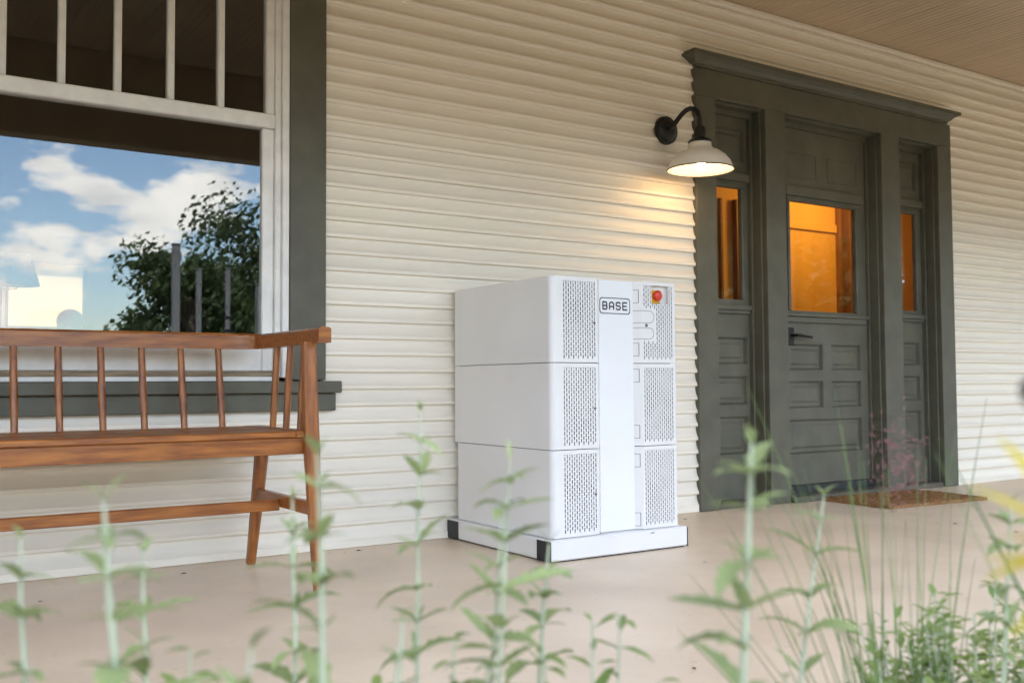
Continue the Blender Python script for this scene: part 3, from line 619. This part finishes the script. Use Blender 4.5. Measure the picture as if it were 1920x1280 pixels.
SG = [((.118, -2.89, .540), (.124, -2.887, .417), 'pale sage stem nearest the left photo edge, under the bench stretcher', .05),
      ((.156, -3.036, .583), (.167, -3.036, .446), 'thick blurred sage stem in front of the bench stretcher, left of its legs', .062),
      ((.230, -2.841, .511), (.233, -2.839, .427), 'short sage stem just right of the thick blurred one at far left', .045),
      ((.385, -2.825, .549), (.390, -2.822, .412), 'thin sage stem just left of the bench front leg', .045),
      ((.309, -3.079, .614), (.316, -3.074, .430), 'tall blurred sage stem overlapping the bench front leg', .05),
      ((.520, -2.859, .640), (.522, -2.846, .369), 'tallest crisp sage stem, left of the white cabinet', .05),
      ((.369, -3.111, .481), (.366, -3.107, .430), 'short yellow-tipped sage shoot below the tallest crisp stem', .05),
      ((.521, -3.037, .598), (.516, -3.023, .384), 'blurred sage stem before the left side of the white cabinet', .05),
      ((.544, -2.985, .535), (.537, -2.976, .369), 'lower sage stem twinned with the one before the cabinet side', .045),
      ((.641, -2.931, .492), (.636, -2.921, .368), 'sage stem before the black front corner of the cabinet base', .05),
      ((.601, -3.270, .621), (.599, -3.259, .428), 'thick blurred sage stem in front of the left sidelight', .066),
      ((.894, -3.100, .543), (.876, -3.077, .337), 'slender leaning sage stem left of the door mat', .05),
      ((1.067, -3.213, .536), (1.063, -3.200, .336), 'rightmost sage stem, at the right edge below the yellow leaves', .05),
      ((.215, -3.20, .500), (.205, -3.20, .40), 'low blurred sage shoot at the bottom edge left of centre', .06)]
for i, (a, b, lb, ll) in enumerate(SG): sage(a, b, lb, ll, seed=40+i, thick=.0030 if i in (1, 4, 10) else .0024)
def bush(loc, rx, rz, n, ll, label, seed, name='leafy_bush'):
    rnd = random.Random(seed); t_ = thing(name, label, 'plant', (loc[0], loc[1], G0)); mb = MB(); st = MB()
    for i in range(max(5, n//26)):
        a = rnd.uniform(0, 6.28); r = rx*rnd.uniform(.1, .95)**.6; h = rz*rnd.uniform(.78, 1.04)*(1-.16*(r/rx)**2)
        tip = Vector((loc[0]+r*cos(a), loc[1]+min(r*sin(a)*.8, -2.79-loc[1]), G0+h)); b0 = Vector((loc[0]+.25*r*cos(a), loc[1]+.2*r*sin(a), G0))
        st.tube([b0, b0.lerp(tip, .5)+Vector((0, 0, .02)), tip], [.003, .0022, .0012], 5)
        for q in range(26):
            t = 1-(q/26)**1.3*.75; p = b0.lerp(tip, t); az = rnd.uniform(0, 6.28); el = rnd.uniform(-.3, .9); L_ = ll*rnd.uniform(.6, 1.25)*(.5+.5*min(1, (1-t)*5+.3))
            d = Vector((cos(az)*cos(el), sin(az)*cos(el), sin(el))); sd = d.cross(Vector((0, 0, 1))).normalized()*L_*.16; up_ = Vector((0, 0, L_*.05)); dr = Vector((0, 0, -L_*.18))
            mb.add([p, p+d*L_*.35+sd+up_, p+d*L_*.35-up_*.4, p+d*L_*.35-sd+up_, p+d*L_*.72+sd*.7+dr*.4+up_, p+d*L_*.72+dr*.4, p+d*L_*.72-sd*.7+dr*.4+up_, p+d*L_+dr],
                   [(0, 1, 2), (0, 2, 3), (1, 4, 5, 2), (2, 5, 6, 3), (4, 7, 5), (5, 7, 6)])
    part('stems', st, STEMM, t_)
    o = part('foliage', mb, LEAFB, t_, 60); o['kind'] = 'stuff'
bush((1.40, -2.97), .24, .72, 3600, .044, 'dense green leafy bush at the lower right, under the grass', 3)
bush((1.14, -3.02), .12, .66, 900, .042, 'small leafy plant at the foot of the tall grass', 4)
bush((.46, -2.97), .13, .775, 700, .052, 'low leafy clump at the bottom edge left of the cabinet', 5)
bush((.66, -2.98), .12, .765, 600, .052, 'low leafy clump at the bottom edge below the cabinet', 6)
bush((.78, -3.14), .08, .755, 420, .052, 'small leafy clump under the thick stem before the sidelight', 7)
bush((.215, -2.93), .10, .80, 520, .05, 'low leafy clump at the bottom left, beneath the thick blurred stem', 9)
bush((.34, -2.93), .09, .765, 420, .05, 'low leafy clump at the bottom edge under the bench legs', 10)
def blade(t_, b0, tip, w_, material, sag=.05, n=9):
    b0, tip = Vector(b0), Vector(tip); mb = MB(); rows = []
    sd = (tip-b0).cross(FW).normalized()
    for i in range(n+1):
        t = i/n; p = b0.lerp(tip, t**2.1); p.z = b0.z+(tip.z-b0.z)*(t+sag*sin(pi*t)*.5); ww = w_*(1-t**2.2)*.5+.0003
        rows.append([p+sd*ww, p+Vector((0, .3*ww, 0)), p-sd*ww])
    vs = [q for r in rows for q in r]; fs = [(3*i+j, 3*i+j+1, 3*i+4+j, 3*i+3+j) for i in range(n) for j in range(2)]
    part('blade', mb.add(vs, fs), material, t_, 60)
gc = thing('grass_clump', 'clump of tall thin grass blades in front of the door', 'grass', (1.17, -2.98, G0))
tips = [(.933, -2.951, .667), (1.066, -2.979, .656), (1.327, -3.03, .646), (1.012, -2.94, .583), (1.247, -2.974, .587), (1.16, -2.95, .56), (1.11, -2.96, .53), (1.30, -3.0, .60), (1.21, -2.95, .55), (.96, -2.95, .56), (1.03, -2.93, .50), (1.14, -2.93, .50)]
rg = random.Random(5)
for i in range(16): tips.append((rg.uniform(1.0, 1.36), rg.uniform(-3.05, -2.88), rg.uniform(.38, .57)))
for i in range(14): tips.append((rg.uniform(.84, 1.10), rg.uniform(-3.02, -2.90), rg.uniform(.36, .60)))
for i, tp in enumerate(tips):
    b0 = (1.19+rg.uniform(-.05, .09)+(tp[0]-1.17)*.1, -2.98+rg.uniform(-.04, .04), G0)
    blade(gc, b0, tp, rg.uniform(.0026, .0038) if i < 5 else rg.uniform(.0012, .0024), BLADE, rg.uniform(.0, .05))
wb = thing('broad_grass', 'single broad dark green grass blade leaning across the right door trim', 'grass', (1.09, -3.385, G0))
blade(wb, (1.09, -3.385, G0), (.863, -3.262, .616), .0085, BLADED, .03, 12)
blade(wb, (1.06, -3.37, G0), (.875, -3.25, .60), .0026, BLADE, .02)
mh = thing('seed_grass', 'hazy pinkish seed-head grass in front of the right door mullion', 'grass', (1.24, -2.90, G0))
hz_ = MB(); rg = random.Random(8)
for i in range(5): blade(mh, (1.24+.01*i, -2.90, G0), (1.262+rg.uniform(-.03, .03), -2.92, .50+rg.uniform(-.05, .04)), .0018, BLADE, 0)
for i in range(240):
    p = Vector((1.268+rg.gauss(0, .024), -2.925+rg.gauss(0, .02), .548+rg.gauss(0, .032))); d = Vector((rg.uniform(-1, 1), rg.uniform(-1, 1), rg.uniform(-.2, 1))).normalized()*rg.uniform(.004, .011)
    s_ = d.cross(FW).normalized()*.0007; hz_.add([p-s_, p+s_, p+d+s_*.6, p+d-s_*.6], [(0, 1, 2, 3)])
o = part('seed_haze', hz_, PINK, mh); o['kind'] = 'stuff'
yp = thing('yellow_leaf_plant', 'blurred plant with narrow bright yellow leaves at the right edge', 'plant', (.505, -3.56, G0))
part('stem', MB().tube([(.505, -3.56, G0), (.503, -3.56, .2), (.505, -3.56, .60)], [.003, .0026, .0015], 6), STEMM, yp)
YLM = leaf_mesh('yellow_leaf', 1, .085, .5, .25, YLEAF, 0, 8)
for i, (z, az, el, ll) in enumerate([(.585, 3.3, .35, .045), (.588, 2.7, .75, .05), (.592, 3.7, .15, .042), (.596, 2.2, 1.1, .055), (.598, .5, .9, .05), (.58, 3.0, -.1, .04), (.57, .2, .3, .05), (.56, 3.4, -.3, .036), (.59, 4.6, .8, .05), (.575, 2.4, .2, .04)]):
    o = link('leaf', YLM, yp, Vector((.512, -3.565, z))-Vector(yp.location)); o.scale = (ll*1.05, ll*1.2, ll*1.05); o.rotation_euler = (.4*(-1)**i, -el, az+radians(-33))
dp_ = thing('dried_flower', 'dark blurred dried seed head poking in at the right edge', 'plant', (.462, -3.60, G0))
part('stem', MB().tube([(.462, -3.60, G0), (.460, -3.60, .3), (.449, -3.5895, .655)], [.002, .0018, .0012], 6), DRY, dp_)
part('seed_head', MB().lathe([(0, .010), (.005, .008), (.009, .003), (.008, -.004), (.004, -.008), (0, -.009)], (.4490, -3.5895, .664), 14), DRY, dp_, 60)

# ------------------------------------------------------------------ yard beyond (mirrored in the window)
def tree(x, y, h, rx, label, seed, nl=9000, low=.22):
    rnd = random.Random(seed); t_ = thing('yard_tree', label, 'tree', (x, y, G0), 'trees across the yard'); tk = MB(); cr = MB()
    tk.tube([(x, y, G0), (x+.1, y, G0+h*.3), (x-.05, y+.1, G0+h*.6), (x, y, G0+h*.9)], [.26, .20, .12, .03], 9)
    cl = []
    for i in range(40):
        a = rnd.uniform(0, 6.28); zz = rnd.uniform(low, .97); rr = rx*(1-abs(zz-.5)*1.25)**.6*rnd.uniform(.1, 1.0)**.7 if abs(zz-.5) < .75 else .4
        c_ = Vector((x+rr*cos(a), y+rr*sin(a), G0+h*zz)); cl.append((c_, rnd.uniform(.55, 1.0)*rx*.40))
        tk.tube([(x, y, G0+h*max(.2, zz*.65)), (x*.5+c_.x*.5, y*.5+c_.y*.5, G0+h*(zz*.85)), c_], [.07, .045, .015], 6)
    for i in range(nl):
        c_, r = rnd.choice(cl); d = Vector((rnd.gauss(0, 1), rnd.gauss(0, 1), rnd.gauss(0, .8))).normalized()*r*rnd.uniform(.15, 1.15)
        p = c_+d; n_ = Vector((rnd.uniform(-1, 1), rnd.uniform(-1, 1), rnd.uniform(-.3, 1))).normalized(); u = n_.orthogonal().normalized(); v = n_.cross(u); s_ = rnd.uniform(.06, .145)*(1 if rx < 4.9 else 2)
        cr.add([p-u*s_, p-v*s_*.55, p+u*s_, p+v*s_*.55], [(0, 1, 2, 3)])
    part('trunk', tk, BARK, t_, 50); part('crown', cr, TLEAF, t_)
tree(12.4, -28.5, 6.7, 4.8, 'larger dark leafy tree mirrored at the right of the window', 1, 42000, .02)
tree(8.5, -27.0, 4.9, 2.3, 'smaller leafy tree mirrored left of the bigger one', 2, 15000, .03)
for i, (x, y, h, r, lb) in enumerate([(24, -19, 9, 5, 'broad leafy tree across the yard, nearest of three mirrored in the door'), (34, -24, 11, 6, 'tallest leafy tree across the yard, mirrored in the door glass'), (43, -33, 10, 6, 'farthest leafy tree across the yard, mirrored in the right sidelight')]):
    tree(x, y, h, r, lb, 20+i, 11000, .05)
def gpost(x, y, w_, top, label, straps=False):
    t_ = thing('garden_post', label, 'post', (x, y, G0), 'pale posts in the yard')
    part('shaft', MB().box(x-w_/2, x+w_/2, y-w_/2, y+w_/2, G0, top, .008), POSTM, t_)
    part('post_cap', MB().box(x-w_/2-.008, x+w_/2+.008, y-w_/2-.008, y+w_/2+.008, top+.0005, top+.02, .006), POSTM, t_)
    if straps:
        for z in (1.58, 1.40): part('strap', MB().box(x-w_/2-.012, x+w_/2+.012, y-w_/2-.012, y+w_/2+.012, z, z+.035, .003), BLACK, t_)
gpost(3.09, -8.0, .085, 2.32, 'widest pale garden post, leftmost of those mirrored in the window')
gpost(3.78, -9.5, .065, 2.22, 'second pale garden post mirrored in the window, plain and narrow')
gpost(4.17, -9.5, .06, 2.25, 'pale garden post with dark straps mirrored in the window', True)
gpost(4.46, -9.0, .12, 2.0, 'pale garden post mirrored beside the window sash, rightmost')

tlm = MB(); rnd = random.Random(77)  # unseen tree belt added to block low sky from the upper wall
for k_ in range(150):
    az = radians(rnd.uniform(-78, 2) if rnd.random() < .6 else rnd.uniform(25, 80)); d = rnd.uniform(30, 46)
    c_ = Vector((d*sin(az), -d*cos(az), rnd.uniform(.5, 5.2))); r = rnd.uniform(1.3, 2.6)
    for q in range(110):
        v = Vector((rnd.gauss(0, 1), rnd.gauss(0, 1), rnd.gauss(0, .8))).normalized()*r*rnd.uniform(.3, 1.1); p = c_+v
        if p.z < G0: continue
        n_ = Vector((rnd.uniform(-1, 1), rnd.uniform(-1, 1), rnd.uniform(-.3, 1))).normalized(); u = n_.orthogonal().normalized(); v2 = n_.cross(u); z_ = rnd.uniform(.2, .42)
        tlm.add([p-u*z_, p-v2*z_*.6, p+u*z_, p+v2*z_*.6], [(0, 1, 2, 3)])
struct('sky_blocking_trees', tlm, TLEAF, 'stuff', 'unseen dark green tree belt added to block low sky light')
